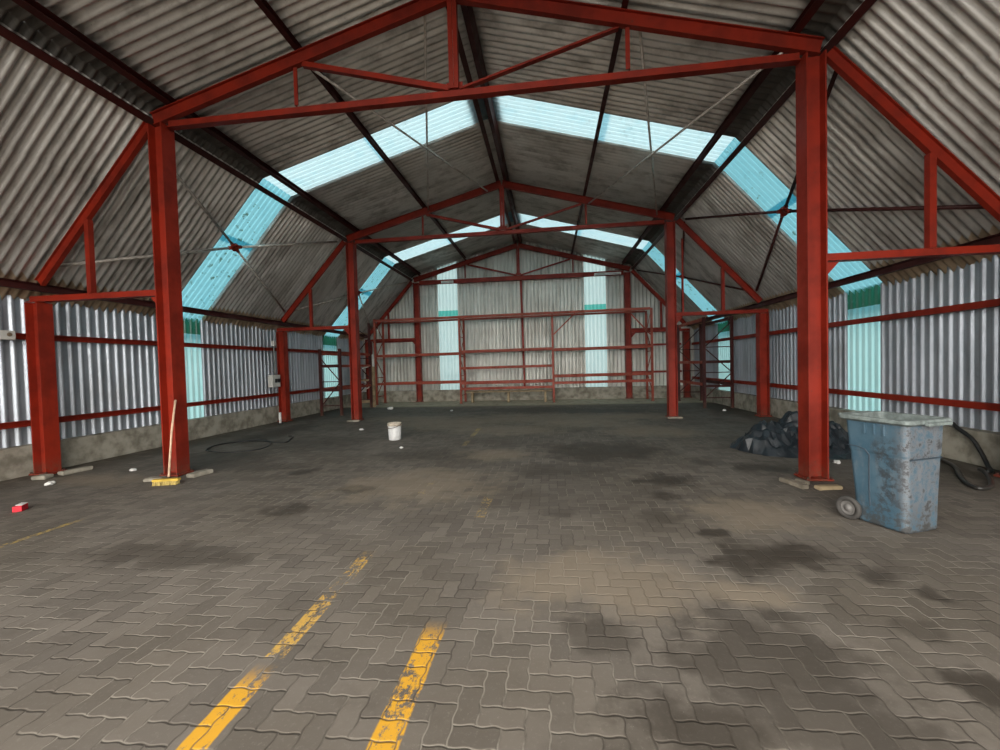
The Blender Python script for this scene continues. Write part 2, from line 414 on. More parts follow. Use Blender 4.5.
# ------------------------------------------------------------------ columns
def column(x, y, top, label, sec=(.235, .24), base=True, foot=.0):
    t = thing('steel_column', label, 'column', (x, y, 0), 'red steel columns')
    MB().bar((x, y, .035), (x, y, top), [(b, a) for a, b in Hsec(*sec)], up=(0, 1, 0)).build('shaft', RED, t)
    MB().box((x, y, .0225), (.33, .30, .025), bev=.004).build('base_plate', RED, t)
    for sx in (-.142, .142):
        for sy in (-.128, .128):
            MB().lathe([(.0, .06), (.016, .06), (.016, .035)], 6, Matrix.Translation((x + sx, y + sy, 0))).build('anchor_bolt', MAROON, t)
    return t
nave = [(-CW, 0, 5.575, 'tall red steel column with the broom leaning on it'),
        (CW, 0, 5.575, 'tall red steel column beside the wheelie bin standing among timber offcuts'),
        (-CW, 1, 5.575, 'tall red column standing behind the white bucket'),
        (CW, 1, 5.575, 'tall red column in the middle frame on the tarpaulin side'),
        (-CW, 2, 5.55, 'tall red column against the end wall on the timber trestle side'),
        (CW, 2, 5.55, 'tall red column against the end wall on the bin side')]
for x, k, top, lb in nave: column(x, FY[k], top, lb)
eave = [(-1, 0, 'short red eave column by the wall near the red carton'), (1, 0, 'short red eave column at the plinth nearest the black hoses'),
        (-1, 1, 'short red eave column with the white socket box fixed beside it'), (1, 1, 'short red eave column at the wall behind the black tarpaulin'),
        (-1, 2, 'short red eave column in the end wall corner behind the timber trestle'), (1, 2, 'short red eave column in the end wall corner behind the tall side rack')]
for s, k, lb in eave:
    if (s, k) == (1, 0): continue        # hidden outside the picture
    column(s * EW, FY[k], 2.885, lb, (.22, .24))
column(EW, FY[0], 2.885, eave[1][2], (.22, .24))

# ------------------------------------------------------------------ roof trusses
def truss(y, label, end=False):
    t = thing('roof_truss', label, 'truss', (0, y, 5.6), 'red roof trusses')
    zc = lambda x: 7.015 - .275 * x
    for s in (-1, 1):
        MB().bar((s * .012, y, zc(.012)), (s * 4.895, y, zc(4.895) + .02), Hsec(.085, .20, .014, .01)).build('rafter', RED, t)
        MB().bar((s * 2.44, y, 5.66), (s * 2.44, y, zc(2.44) - .12), Lsec(.06, .06, .012, s)).build('hanger', RED, t)
        MB().bar((s * .08, y, 5.67), (s * 2.32, y, zc(2.32) - .11), Lsec(.075, .075, .01)).build('diagonal_brace', RED, t)
    MB().bar((-4.63, y, 5.545 if end else 5.585), (4.63, y, 5.545 if end else 5.585), Tsec(.11, .20 if end else .12)).build('tie_beam', RED, t)
    for s in (-1, 1): MB().bar((s * .035, y, 5.65), (s * .035, y, 6.96), Lsec(.065, .10, .010, s)).build('king_post', RED, t)
    MB().box((0, y + .02, 5.72), (.24, .012, .10)).build('gusset_plate', RED, t)
    return t
truss(FY[0], 'red steel roof truss crossing overhead with its king post')
truss(FY[1], 'red roof truss over the middle pair of tall columns')
truss(FY[2], 'red roof truss against the ribbed end wall', True)
def side_truss(s, y, label):
    t = thing('side_truss', label, 'truss', (s * 6, y, 2.9), 'triangular side aisle trusses')
    zr = lambda x: 5.565 - 1.10 * (x - 5.03)
    MB().bar((s * 4.985, y, zr(4.985)), (s * 7.165, y, zr(7.165)), Hsec(.075, .15, .012, .01)).build('rafter', RED, t)
    MB().bar((s * 4.90, y, 2.95), (s * 7.37, y, 2.95), Tsec(.13, .105)).build('tie_beam', RED, t)
    MB().bar((s * 6.18, y, 3.0), (s * 6.18, y, zr(6.18) - .10), Lsec(.08, .08, .012, -s)).build('post', RED, t)
    MB().add([(s * 4.90, y - .006, 2.89), (s * 5.10, y - .006, 2.89), (s * 4.90, y - .006, 2.66), (s * 4.90, y + .006, 2.89), (s * 5.10, y + .006, 2.89), (s * 4.90, y + .006, 2.66)],
             [(0, 1, 2), (3, 5, 4), (0, 3, 4, 1), (1, 4, 5, 2), (2, 5, 3, 0)]).build('gusset_plate', RED, t)
    return t
side_truss(-1, FY[0], 'red triangular side truss between the broom column and eave column')
side_truss(1, FY[0], 'red triangular side truss reaching out over the wheelie bin')
side_truss(-1, FY[1], 'red triangular side truss above the white socket box')
side_truss(1, FY[1], 'red triangular side truss over the black tarpaulin heap')
side_truss(-1, FY[2], 'red triangular side truss in the end wall above the timber trestle')
side_truss(1, FY[2], 'red triangular side truss in the end wall on the bin side')
# hanger beside the middle column
tag(MB().bar((5.06, FY[1] - .12, 2.93), (5.06, FY[1] - .12, 5.05), Lsec(.05, .05, .01)).build('hanger_bar', RED), 'thin red upright bar hanging beside the middle column on the tarpaulin side', 'bar', None, 'thing')

# ------------------------------------------------------------------ purlins
def purlin(name, x, z, sec, label, up=(0, 0, 1)):
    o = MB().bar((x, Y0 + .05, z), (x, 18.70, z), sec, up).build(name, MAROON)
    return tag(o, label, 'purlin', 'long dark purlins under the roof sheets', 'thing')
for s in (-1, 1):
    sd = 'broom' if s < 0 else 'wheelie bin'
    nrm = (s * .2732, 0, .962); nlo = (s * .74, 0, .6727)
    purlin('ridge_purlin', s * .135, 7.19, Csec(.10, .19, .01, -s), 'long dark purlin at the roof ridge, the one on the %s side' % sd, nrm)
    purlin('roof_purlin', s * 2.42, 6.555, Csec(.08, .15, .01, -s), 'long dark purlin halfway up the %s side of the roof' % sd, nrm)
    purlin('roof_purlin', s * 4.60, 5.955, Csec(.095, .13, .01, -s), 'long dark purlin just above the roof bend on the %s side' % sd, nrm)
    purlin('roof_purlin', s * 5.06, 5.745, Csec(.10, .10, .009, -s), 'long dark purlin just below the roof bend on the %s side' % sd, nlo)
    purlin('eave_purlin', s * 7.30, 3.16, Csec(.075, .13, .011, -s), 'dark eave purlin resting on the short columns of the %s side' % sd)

# wall rails
def rail(p, q, sec, label, up=(0, 0, 1)):
    return tag(MB().bar(p, q, sec, up).build('wall_rail', RED), label, 'rail', 'red rails along the sheet walls', 'thing')
for s in (-1, 1):
    sd = 'socket box' if s < 0 else 'wheelie bin'
    for z, w in ((2.33, 'upper'), (.87, 'lower')):
        rail((s * 7.485, Y0 + .05, z), (s * 7.485, 18.55, z), Csec(.09, .10, .01, 1), '%s red rail along the %s wall' % (w, sd))
for xa, xb, z, lb in ((-7.04, -4.92, 2.88, 'short red rail in the end wall corner above the timber trestle'), (4.92, 7.04, 3.05, 'topmost of three short rails in the end wall corner behind the tall side rack'),
                      (4.92, 7.04, 2.35, 'middle of three short rails in the end wall corner behind the tall side rack'), (4.92, 7.04, 1.16, 'lowest of three short rails in the end wall corner behind the tall side rack')):
    rail((xa, 18.62, z), (xb, 18.62, z), Csec(.08, .09, .01), lb)
tag(MB().bar((.16, 18.645, .54), (.10, 18.645, 5.5), Lsec(.09, .08, .012)).build('gable_post', RED), 'slim red post up the middle of the end wall', 'post', None, 'thing')

# ------------------------------------------------------------------ bracing
def rod(name, p, q, r, mat, label, group):
    o = MB().tube([p, q], r, 10).build(name, mat, smooth=True); return tag(o, label, 'brace', group, 'thing')
zr = lambda x: 7.015 - .275 * abs(x) + .085
def roofrod(xa, ya, xb, yb, label, dz):
    xa2, xb2 = xa, xb
    rod('brace_rod', (xa, ya, zr(xa) - dz), (xb, yb, zr(xb) - dz), .021, GALV, label, 'thin brace rods under the upper roof')
a, b = FY[0] + .05, FY[1] - .05
roofrod(-.42, a, -2.25, b, 'thin grey brace rod from near the ridge, broom side of the nearer bay', .10)
roofrod(-2.3, a, -.42, b, 'thin grey brace rod rising to the ridge, broom side of the nearer bay', .17)
roofrod(2.62, a, 4.42, b, 'thin brace rod dropping towards the middle column, bin side of the nearer bay', .10)
roofrod(4.45, a, 2.52, b, 'thin brace rod rising from the column by the wheelie bin', .17)
def side_brace(s, ya, yb, label, mat):
    t = thing('cross_brace', label, 'brace', (s * 6.05, (ya + yb) / 2, 4.4), 'crossed pipe braces under the steep roof slopes')
    zl = lambda x: zlo(x) - .13
    p = Vector((s * 5.20, ya + .1, zl(5.2))); q = Vector((s * 7.02, yb - .1, zl(7.02))); m = Vector((s * 6.05, (ya + yb) / 2 - .12, zl(6.05) - .02))
    p2 = Vector((s * 7.02, ya + .1, zl(7.02))); q2 = Vector((s * 5.18, yb - .1, zl(5.18)))
    for e in (p, q, p2, q2):
        d = (e - m).normalized()
        MB().tube([m + d * .13, e], .029, 10).build('pipe', mat, t, True)
        MB().tube([m + d * .05, m + d * .16], .042, 10).build('pipe_socket', RED, t, True)
    n = Vector((s * .74, 0, .67))
    MB().tube([m - n * .035, m + n * .035], .095, 14).build('hub', RED, t)
side_brace(-1, FY[0], FY[1], 'grey crossed pipe brace with red hub over the nearer cyan strip, broom side', GALV)
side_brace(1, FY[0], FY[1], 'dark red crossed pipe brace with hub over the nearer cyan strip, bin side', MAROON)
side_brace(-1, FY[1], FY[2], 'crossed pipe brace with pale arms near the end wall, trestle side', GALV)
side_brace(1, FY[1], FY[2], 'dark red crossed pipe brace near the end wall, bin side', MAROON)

# ------------------------------------------------------------------ racks
def Csq(w, d): return Csec(w, d, .008)
def upright_frame(t, axis, fixed, a, b, h, mat, holes=True):
    """two posts with horizontal and diagonal lacing; axis = direction in which the posts stand apart"""
    P = (lambda u, z: (u, fixed, z)) if axis == 'x' else (lambda u, z: (fixed, u, z))
    f = MB()
    for u in (a, b): f.bar(P(u, .012), P(u, h), rect(.085, .075) if False else Csec(.085, .075, .01, 1 if u == a else -1), up=(0, 1, 0))
    f.build('upright_post', mat, t)
    for u in (a, b): MB().box(P(u, .006), (.14, .14, .012)).build('foot_plate', mat, t)
    l = MB(); z = .35; d = 1
    while z < h - .5:
        l.bar(P(a + .04, z), P(b - .04, z), rect(.03, .03))
        l.bar(P(a + .04 if d > 0 else b - .04, z + .03), P(b - .04 if d > 0 else a + .04, min(h - .1, z + .8)), rect(.025, .03)); z += .85; d = -d
    l.build('lacing', mat, t)
def beam(t, p, q, mat=None, h=.11, w=.05):
    MB().bar(p, q, [(-w/2, -h/2), (w/2, -h/2), (w/2, h/2 - .03), (w*.1, h/2 - .03), (w*.1, h/2), (-w/2, h/2)]).build('beam', mat or RACKRED, t)
t = thing('pallet_rack', 'long red three-bay rack along the end wall', 'rack', (-.4, 17.8, 0))
YA, YC = 17.32, 18.25
UX = [-6.35, -2.53, 1.46, 5.48]
for x in UX: upright_frame(t, 'y', x, YA, YC, 3.80, RACKRED)
lv = [[3.72, 2.16, .92], [3.74, 2.25, 1.53, .88, .64], [3.76, 2.22, 1.10, .82]]
for k in range(3):
    xa, xb = UX[k] + .045, UX[k + 1] - .045
    for z in lv[k]:
        beam(t, (xa, YA - .02, z), (xb, YA - .02, z + .02))
        if z not in (.64, 1.53, .82): beam(t, (xa, YC + .0, z), (xb, YC + .0, z + .02), h=.09)
for (x1, z1, x2, z2) in ((1.50, 2.85, 2.4, 3.70), (4.55, 3.70, 5.42, 2.72)):
    MB().bar((x1, YA - .06, z1), (x2, YA - .06, z2), rect(.03, .05)).build('knee_brace', RACKRED, t)
# right side rack
t = thing('pallet_rack', 'red side rack with diagonal lacing in front of the cyan panel, bin side', 'rack', (6.9, 15.8, 0))
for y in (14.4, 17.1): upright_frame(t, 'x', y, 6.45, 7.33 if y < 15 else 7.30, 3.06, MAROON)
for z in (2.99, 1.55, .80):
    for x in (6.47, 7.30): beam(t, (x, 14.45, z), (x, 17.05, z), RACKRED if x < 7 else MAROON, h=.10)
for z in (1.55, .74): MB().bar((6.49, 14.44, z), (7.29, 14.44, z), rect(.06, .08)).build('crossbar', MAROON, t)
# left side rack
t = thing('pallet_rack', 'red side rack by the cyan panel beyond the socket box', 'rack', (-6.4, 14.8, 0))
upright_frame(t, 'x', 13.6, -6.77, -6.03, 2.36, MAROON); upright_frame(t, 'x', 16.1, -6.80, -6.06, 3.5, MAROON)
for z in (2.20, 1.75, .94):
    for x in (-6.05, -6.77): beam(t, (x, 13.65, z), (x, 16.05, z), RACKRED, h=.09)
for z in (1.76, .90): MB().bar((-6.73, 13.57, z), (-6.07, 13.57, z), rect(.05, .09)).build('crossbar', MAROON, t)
# timber trestle standing at the rack's far end
t = thing('timber_trestle', 'pale timber trestle with two rungs standing by the rack end', 'trestle', (-6.4, 16.5, 0))
for x in (-6.06, -6.86): MB().box((x, 16.40, .85), (.10, .10, 1.70), bev=.006).build('post', WOOD, t)
for z in (1.15, .24): MB().box((-6.46, 16.40, z), (.69, .06, .11), bev=.005).build('rung', WOOD, t)
for (z1, z2) in ((1.55, 1.75), (.56, .90)): MB().bar((-6.80, 16.33, z1), (-6.12, 16.33, z2), rect(.03, .05)).build('strut', GALV, t)
o = MB().box((-6.06, 16.40, 1.96), (.09, .07, .50), bev=.01).build('white_offcut', simple('white_plastic', (.68, .66, .62), .5, 0, .2, 5)); tag(o, 'white plank offcut upright on top of the timber trestle', 'offcut', None, 'thing')
# low bench under the middle bay
t = thing('plank_bench', 'low pale plank bench under the middle bay of the end rack', 'bench', (-.5, 17.6, 0))
MB().box((-.5, 17.72, .475), (3.75, .34, .05), bev=.006).build('plank', WOOD, t)
for x in (-2.1, -.5, 1.1): MB().box((x, 17.72, .225), (.09, .28, .45), bev=.006).build('leg', WOOD, t)

# white light fittings on the end truss
WHITE = simple('white_enamel', (.80, .79, .76), .4, 0, .12, 5)
for xa, xb, z, lb in ((-3.55, -2.98, 5.50, 'short white tube fitting under the end truss tie, trestle side'), (3.35, 4.5, 5.50, 'longer white tube fitting under the end truss tie, bin side')):
    t = thing('ceiling_light', lb, 'light fitting', ((xa + xb) / 2, 18.42, z), 'unlit white tube fittings on the end truss')
    MB().box(((xa + xb) / 2, 18.42, z + .03), (xb - xa, .07, .05), bev=.006).build('housing', WHITE, t)
    MB().tube([(xa + .03, 18.42, z - .025), (xb - .03, 18.42, z - .025)], .019, 10).build('tube', WHITE, t, True)
    for x in (xa + .02, xb - .02): MB().box((x, 18.42, z - .02), (.03, .05, .05)).build('end_cap', WHITE, t)

# ------------------------------------------------------------------ wheelie bin
def bin_material():
    m = Mat('scuffed_blue_plastic'); x, y, z = m.xyz(m.obj)
    n = m.noise(3.5, 7, .7, vec=m.obj); s = m.noise(12, 8, .75, vec=m.obj); g = m.noise(7, 6, .7, vec=m.obj, stretch=(1, 1, .3)); f = m.noise(45, 6, .75, vec=m.obj)
    c = m.mix(n.ss(.35, .7), (.045, .098, .140), (.075, .132, .175))
    c = m.mix(g.ss(.5, .68) * .5, c, (.165, .185, .20))
    front = y.ss(-.12, -.30)                     # the scraped front corner
    c = m.mix(front * s.ss(.36, .58) * .8, c, (.20, .195, .20))
    c = m.mix(front * s.ss(.50, .60) * g.ss(.40, .56) * .92, c, (.022, .022, .024))
    edge = (y + .10 + (n - .5) * .25).abs().ss(.04, .12, 1.0, 0.0) * z.ss(.95, .75) * z.ss(.10, .2)
    c = m.mix(edge * s.ss(.42, .58) * .85, c, (.035, .036, .038))
    c = m.mix(z.ss(.38, .02) * s.ss(.42, .56) * .9, c, (.05, .05, .048))
    c = m.mix(f.ss(.66, .74) * .7, c, (.05, .055, .06))
    m.set('Base Color', c); m.set('Roughness', .5); m.bump(s, .12, .004); return m.m
BIN = bin_material()
BINRIM = simple('scuffed_grey_green_rim', (.235, .275, .265), .6, 0, .5, 14)
ang = math.radians(21)
BR = Matrix.Rotation(ang, 4, 'Z')
FLr = Vector((4.365, 3.975, 0))              # rim front corner on the floor plan
vv, uu = BR @ Vector((1, 0, 0)), BR @ Vector((0, 1, 0))
BC = FLr + vv * .318 + uu * .30
t = thing('wheelie_bin', 'scuffed blue open wheelie bin with grey rim and wheel', 'bin', BC); t.rotation_euler = (0, 0, ang)
def rrect(w, d, r, cx=0, cy=0, n=5):
    pts = []
    for (sx, sy, a0) in ((1, 1, 0), (-1, 1, 90), (-1, -1, 180), (1, -1, 270)):
        for k in range(n + 1):
            a = math.radians(a0 + 90 * k / n); pts.append((cx + sx * (w / 2 - r) + r * math.cos(a), cy + sy * (d / 2 - r) + r * math.sin(a)))
    return pts
def loft(mb, rings):
    n = len(rings[0]); vs = [p for r in rings for p in r]
    mb.add(vs, [(i * n + k, i * n + (k + 1) % n, (i + 1) * n + (k + 1) % n, (i + 1) * n + k) for i in range(len(rings) - 1) for k in range(n)])
    return n
def tilt(y, z0): return z0 + (y + .32) * .055
def lb(mb, parent=t, **k): return mb
def bin_build(mb, name, mat, parent, smooth=False):
    o = mb.build(name, mat, None, smooth); o.parent = parent; return o
body = MB()
def ring(w, d, r, cy, z, sl=0.0): return [(x, y, z + (y + .32) * sl) for x, y in rrect(w, d, r, 0, cy)]
outer = [ring(.40, .42, .045, -.035, .012), ring(.42, .44, .05, -.035, .03), ring(.435, .455, .05, -.03, .3), ring(.465, .49, .045, -.02, .70), ring(.475, .50, .045, -.02, .72), ring(.495, .53, .045, -.012, 1.012, .006)]
inner = [ring(.48, .515, .04, -.012, 1.012, .006), ring(.42, .44, .045, -.03, .3), ring(.39, .41, .04, -.035, .05)]
nb = loft(body, outer + inner[:1]); body.f.append(tuple(range(nb))[::-1])
ins = MB(); loft(ins, inner); ins.f.append(tuple(range(nb * 2, nb * 3)))
bin_build(ins, 'inside', BINRIM, t)
ob = bin_build(body, 'body', BIN, t, False)
# moulded arch line on the flank, and a recess line on the front
g = MB()
arch = [(-.232, .22, .30), (-.238, .20, .52), (-.243, .20, .66), (-.25, .17, .745), (-.252, .10, .765), (-.252, .0, .77)]
def flank(y, z): return -(.2175 + (z - .3) * .042 + .003)
pts = [(flank(0, z), y, z) for (y, z) in ((.04, .18), (.04, .40), (.035, .60), (.03, .68), (.07, .735), (.14, .75), (.22, .752))]
g.tube(pts, .006, 6); 
g.tube([(-.20, -.272, .69), (.20, -.272, .69)], .007, 6)
bin_build(g, 'moulded_groove', simple('dark_blue_groove', (.04, .06, .08), .6), t)
for y in (-.10, -.02, .06):
    bin_build(MB().box((-.252, y, .94), (.02, .014, .10), bev=.004), 'rib', BIN, t)
rim = MB()
R0 = [ring(.555, .60, .05, -.01, 1.012, .006), ring(.575, .62, .055, -.01, 1.020, .006), ring(.575, .62, .055, -.01, 1.045, .006), ring(.56, .605, .05, -.01, 1.053, .006), ring(.485, .52, .04, -.012, 1.053, .006), ring(.485, .52, .04, -.012, .995, .006)]
loft(rim, R0 + [R0[0]])
orim = bin_build(rim, 'rim', BINRIM, t); orim['label'] = 'chipped grey green rim'
hb = MB(); hb.tube([(-.20, .285, 1.04), (-.20, .335, 1.045), (.20, .335, 1.045), (.20, .285, 1.04)], .013, 8)
bin_build(hb, 'handle', BINRIM, t, True)
lip = MB().box((.05, -.335, 1.016), (.30, .035, .03), bev=.008); bin_build(lip, 'front_lip', BINRIM, t)
ax = MB().tube([(-.29, .20, .115), (.29, .20, .115)], .012, 10); bin_build(ax, 'axle', GALV, t, True)
for sx in (-1, 1):
    M = Matrix.Translation((sx * .265, .20, .115)) @ Matrix.Rotation(PI / 2 * -sx * -1, 4, 'Y')
    w = bin_build(MB().lathe([(.070, -.016), (.096, -.025), (.110, -.02), (.115, -.009), (.115, .009), (.110, .02), (.096, .025), (.070, .016), (.070, -.016)], 32, M), 'wheel', simple('grey_rubber', (.062, .057, .052), .75), t, True)
    h = bin_build(MB().lathe([(0, -.018), (.072, -.015), (.072, .012), (.058, .016), (.052, .004), (.034, .004), (.030, .024), (.0, .026)], 28, M), 'hub', simple('grey_hub', (.17, .16, .15), .6), t, True)
    h.parent = w

# ------------------------------------------------------------------ tarpaulin heap
def tarp():
    m = Mat('black_tarpaulin'); n = m.noise(5, 5)
    m.set('Base Color', m.mix(n.ss(.4, .7), (.010, .014, .018), (.022, .030, .037))); m.set('Roughness', n.ss(.3, .7, .36, .5)); m.set('Specular IOR Level', .45)
    from mathutils.geometry import delaunay_2d_cdt
    rnd = random.Random(11)
    bumps = [(5.10, 7.80, .34, .42, .40), (5.72, 7.95, .48, .46, .58), (6.2, 8.0, .42, .45, .36), (4.86, 7.60, .30, .30, .24), (5.45, 7.5, .5, .32, .26), (6.40, 7.7, .35, .4, .14)]
    def hgt(x, y):
        hs = [q * math.exp(-((x - bx) / rx) ** 2 - ((y - by) / ry) ** 2) for (bx, by, rx, ry, q) in bumps]
        return .72 * max(hs) + .34 * sum(hs)
    def rad(x, y): return math.hypot((x - 5.66) / 1.12, (y - 7.84) / .80)
    pts = []; hz = []
    nb = 46
    for k in range(nb):
        t0 = 2 * PI * k / nb; q = 1.0 + rnd.uniform(-.07, .06)
        pts.append((5.66 + 1.12 * q * math.cos(t0), 7.84 + .80 * q * math.sin(t0))); hz.append(.004)
    tries = 0
    while len(pts) < 620 and tries < 20000:
        tries += 1
        x, y = rnd.uniform(4.5, 6.85), rnd.uniform(7.0, 8.7)
        if rad(x, y) > .93 or min((x - u) ** 2 + (y - v) ** 2 for u, v in pts) < .043 ** 2: continue
        e = min(1, (1 - rad(x, y)) / .25)
        pts.append((x, y)); hz.append(max(.012, hgt(x, y) + e * rnd.uniform(-.062, .07)))
    res = delaunay_2d_cdt([Vector(q) for q in pts], [], [], 0, 1e-5)
    vs2, fs2, orig = res[0], res[2], res[3]
    bm = bmesh.new()
    bv = [bm.verts.new((v.x, v.y, hz[orig[k][0]] if orig[k] else .01)) for k, v in enumerate(vs2)]
    for f in fs2: bm.faces.new([bv[k] for k in f])
    bmesh.ops.subdivide_edges(bm, edges=bm.edges[:], cuts=2, use_grid_fill=True)
    for _ in range(1): bmesh.ops.smooth_vert(bm, verts=[v for v in bm.verts if not v.is_boundary], factor=.28, use_axis_x=True, use_axis_y=True, use_axis_z=True)
    for v in bm.verts:
        if not v.is_boundary: v.co.z = max(.006, v.co.z + .024 * noise.noise(v.co * 7) + .010 * noise.noise(v.co * 22))
        else: v.co.z = max(.002, v.co.z)
    bm.verts.index_update()
    o = MB().add([v.co.copy() for v in bm.verts], [[v.index for v in f.verts] for f in bm.faces]).build('tarpaulin', m.m, smooth=False, origin=(5.66, 7.84, 0)); bm.free()
    return tag(o, 'crumpled black plastic tarpaulin heaped behind the column by the wall', 'tarpaulin', None, 'thing')
tarp()

# ------------------------------------------------------------------ bucket
t = thing('bucket', 'white plastic bucket with a thin handle alone on the floor', 'bucket', (-2.25, 8.9, 0))
BK = simple('dirty_white_plastic', (.66, .66, .65), .45, 0, .2, 9)
M = Matrix.Translation((-2.25, 8.9, 0))
MB().lathe([(0, .004), (.128, .004), (.136, .015), (.150, .33), (.146, .33), (.132, .02), (0, .012)], 32, M).build('body', BK, t, True)
MB().lathe([(.151, .325), (.160, .328), (.160, .385), (.154, .392), (.146, .388), (.146, .325), (.151, .325)], 32, M).build('rim', simple('dusty_cream_plastic', (.52, .45, .36), .6, 0, .4, 14), t, True)
hp = [(-2.25 + .168 * math.cos(a), 8.9 - .168 * math.sin(a), .345 - .055 * math.sin(a) - .03 * math.cos(a) * -1) for a in [PI * k / 14 for k in range(15)]]
MB().tube(hp, .006, 6).build('handle', simple('brown_wire', (.10, .06, .04), .6), t, True)
MB().lathe([(0, .30), (.143, .30)], 32, M).build('contents', simple('dried_filler', (.42, .36, .28), .9), t, True)

# ------------------------------------------------------------------ broom
t = thing('broom', 'yellow broom with pale wooden handle leaning on the column', 'broom', (-4.42, 5.36, 0))
hd = Vector((-4.39, 5.36, .055)); d = Vector((.97, .24, 0)).normalized(); pn = Vector((-.24, .97, 0))
rz = Matrix.Rotation(math.atan2(d.y, d.x), 3, 'Z')
YEL = simple('yellow_broom_block', (.60, .40, .05), .6, 0, .3, 10)
MB().box(hd + Vector((0, 0, .02)), (.36, .075, .035), rz, .012).build('head', YEL, t)
br = MB()
for i in range(14):
    for j in range(3):
        o3 = hd + d * (-.155 + i * .0238) + pn * (-.024 + j * .024)
        br.tube([o3 + Vector((0, 0, .012)), o3 + d * random.uniform(-.012, .012) + pn * (random.uniform(-.01, .01) + (j - 1) * .012) + Vector((0, 0, -.052))], [.011, .012], 5)
br.build('bristles', simple('dusty_bristle', (.50, .38, .12), .9, 0, .4, 20), t)
MB().tube([hd + Vector((.03, .01, .06)), (-4.545, 5.63, .75), (-4.60, 5.775, 1.225)], .0145, 10).build('handle', PALEWOOD, t, True)

# ------------------------------------------------------------------ hoses and cable
def spline(pts, n=8, closed=False):
    P = [Vector(p) for p in pts]; m = len(P); out = []
    for i in range(m if closed else m - 1):
        a, b, c, e = P[(i - 1) % m] if closed or i else P[0], P[i], P[(i + 1) % m], P[(i + 2) % m] if closed or i < m - 2 else P[-1]
        for k in range(n):
            u = k / n; out.append(.5 * ((2 * b) + (c - a) * u + (2 * a - 5 * b + 4 * c - e) * u * u + (3 * b - a - 3 * c + e) * u ** 3))
    if not closed: out.append(P[-1])
    return out
o = MB().tube(spline([(7.42, 7.02, .56), (7.36, 6.88, .51), (7.355, 6.67, .39), (7.345, 6.52, .20), (7.30, 6.40, .07), (7.22, 6.27, .028), (7.12, 6.22, .028)]), .026, 10).build('hose', BLACKR, smooth=True)
tag(o, 'thick black hose hanging down over the concrete plinth', 'hose', None, 'thing')
o = MB().tube(spline([(7.22, 7.9, .026), (7.28, 7.3, .026), (7.16, 6.9, .026), (6.98, 6.5, .026), (6.62, 6.02, .026), (6.38, 5.66, .026), (6.32, 5.46, .026), (6.50, 5.52, .03), (6.76, 5.80, .045), (6.90, 6.02, .08), (6.97, 6.14, .08), (7.0, 6.18, .07)]), .024, 10).build('hose', simple('scuffed_black_hose', (.035, .033, .030), .38, 0, .5, 20), smooth=True)
tag(o, 'black hose curling across the floor behind the wheelie bin', 'hose', None, 'thing')
lp = [(-5.91, 7.71), (-6.17, 8.24), (-5.94, 8.7), (-5.57, 8.94), (-4.98, 8.45), (-4.78, 7.93), (-4.98, 7.63), (-5.31, 7.52)]
cab = spline([(x, y, .012) for x, y in lp] + [(-5.85, 7.66, .028), (-6.1, 8.28, .028), (-5.75, 8.75, .012), (-5.2, 8.62, .026), (-4.9, 8.5, .03), (-4.72, 8.62, .012), (-4.85, 8.95, .012), (-5.03, 9.33, .012), (-5.2, 9.4, .012)])
o = MB().tube(cab, .011, 8).build('cable', BLACKR, smooth=True); tag(o, 'thin black cable lying in a loose loop on the floor', 'cable', None, 'thing')

# ------------------------------------------------------------------ wall fittings
t = thing('socket_box', 'white electrical socket box with conduit on the wall rail', 'electrical box', (-7.27, 11.85, 1.32))
PL = simple('pale_grey_plastic', (.62, .61, .57), .45, 0, .15, 6)
MB().box((-7.29, 11.85, 1.32), (.16, .37, .38), bev=.012).build('enclosure', PL, t)
for y in (11.82, 11.95): MB().box((-7.205, y, 1.33), (.03, .10, .12), bev=.006).build('socket', BLACKR, t)
MB().tube([(-7.31, 11.92, 1.51), (-7.31, 11.92, 2.55)], .02, 8).build('conduit', simple('grey_conduit', (.22, .22, .21), .5), t, True)
MB().box((-7.31, 11.92, 2.50), (.09, .12, .16), bev=.01).build('conduit_box', PL, t)
t = thing('junction_box', 'small cream junction box on the upper wall rail', 'electrical box', (-7.34, 5.55, 2.33))
MB().box((-7.34, 5.56, 2.33), (.06, .20, .15), bev=.01).build('enclosure', PL, t)
MB().lathe([(0, .012), (.03, .01), (.034, 0)], 16, Matrix.Translation((-7.31, 5.58, 2.34)) @ Matrix.Rotation(PI / 2, 4, 'Y')).build('switch', simple('brown_switch', (.2, .15, .1), .5), t)
t = thing('pipe_stub', 'white plastic pipe stub standing at the eave column foot', 'pipe', (-6.93, 11.55, 0))
MB().lathe([(.0, .0), (.035, .0), (.035, .36), (.028, .36), (.028, .1), (0, .1)], 16, Matrix.Translation((-6.93, 11.55, 0))).build('pipe', WHITE, t, True)
MB().lathe([(.036, .0), (.085, .0), (.085, .03), (.036, .04)], 16, Matrix.Translation((-6.93, 11.55, 0))).build('flange', BLACKR, t, True)

# ------------------------------------------------------------------ red carton
t = thing('carton', 'small red carton with white flap lying on the pavers', 'carton', (-5.27, 4.26, 0))
rz = Matrix.Rotation(math.radians(32), 3, 'Z')
REDC = simple('bright_red_card', (.62, .012, .03), .5, 0, .2, 9)
def cpos(x, y, z): return Vector((-5.27, 4.26, 0)) + rz @ Vector((x, y, z))
MB().box(cpos(0, 0, .036), (.085, .13, .068), rz, .004).build('box', REDC, t)
MB().box(cpos(.012, .01, .078), (.06, .115, .006), rz @ Matrix.Rotation(.12, 3, 'Y'), .002).build('flap', WHITE, t)

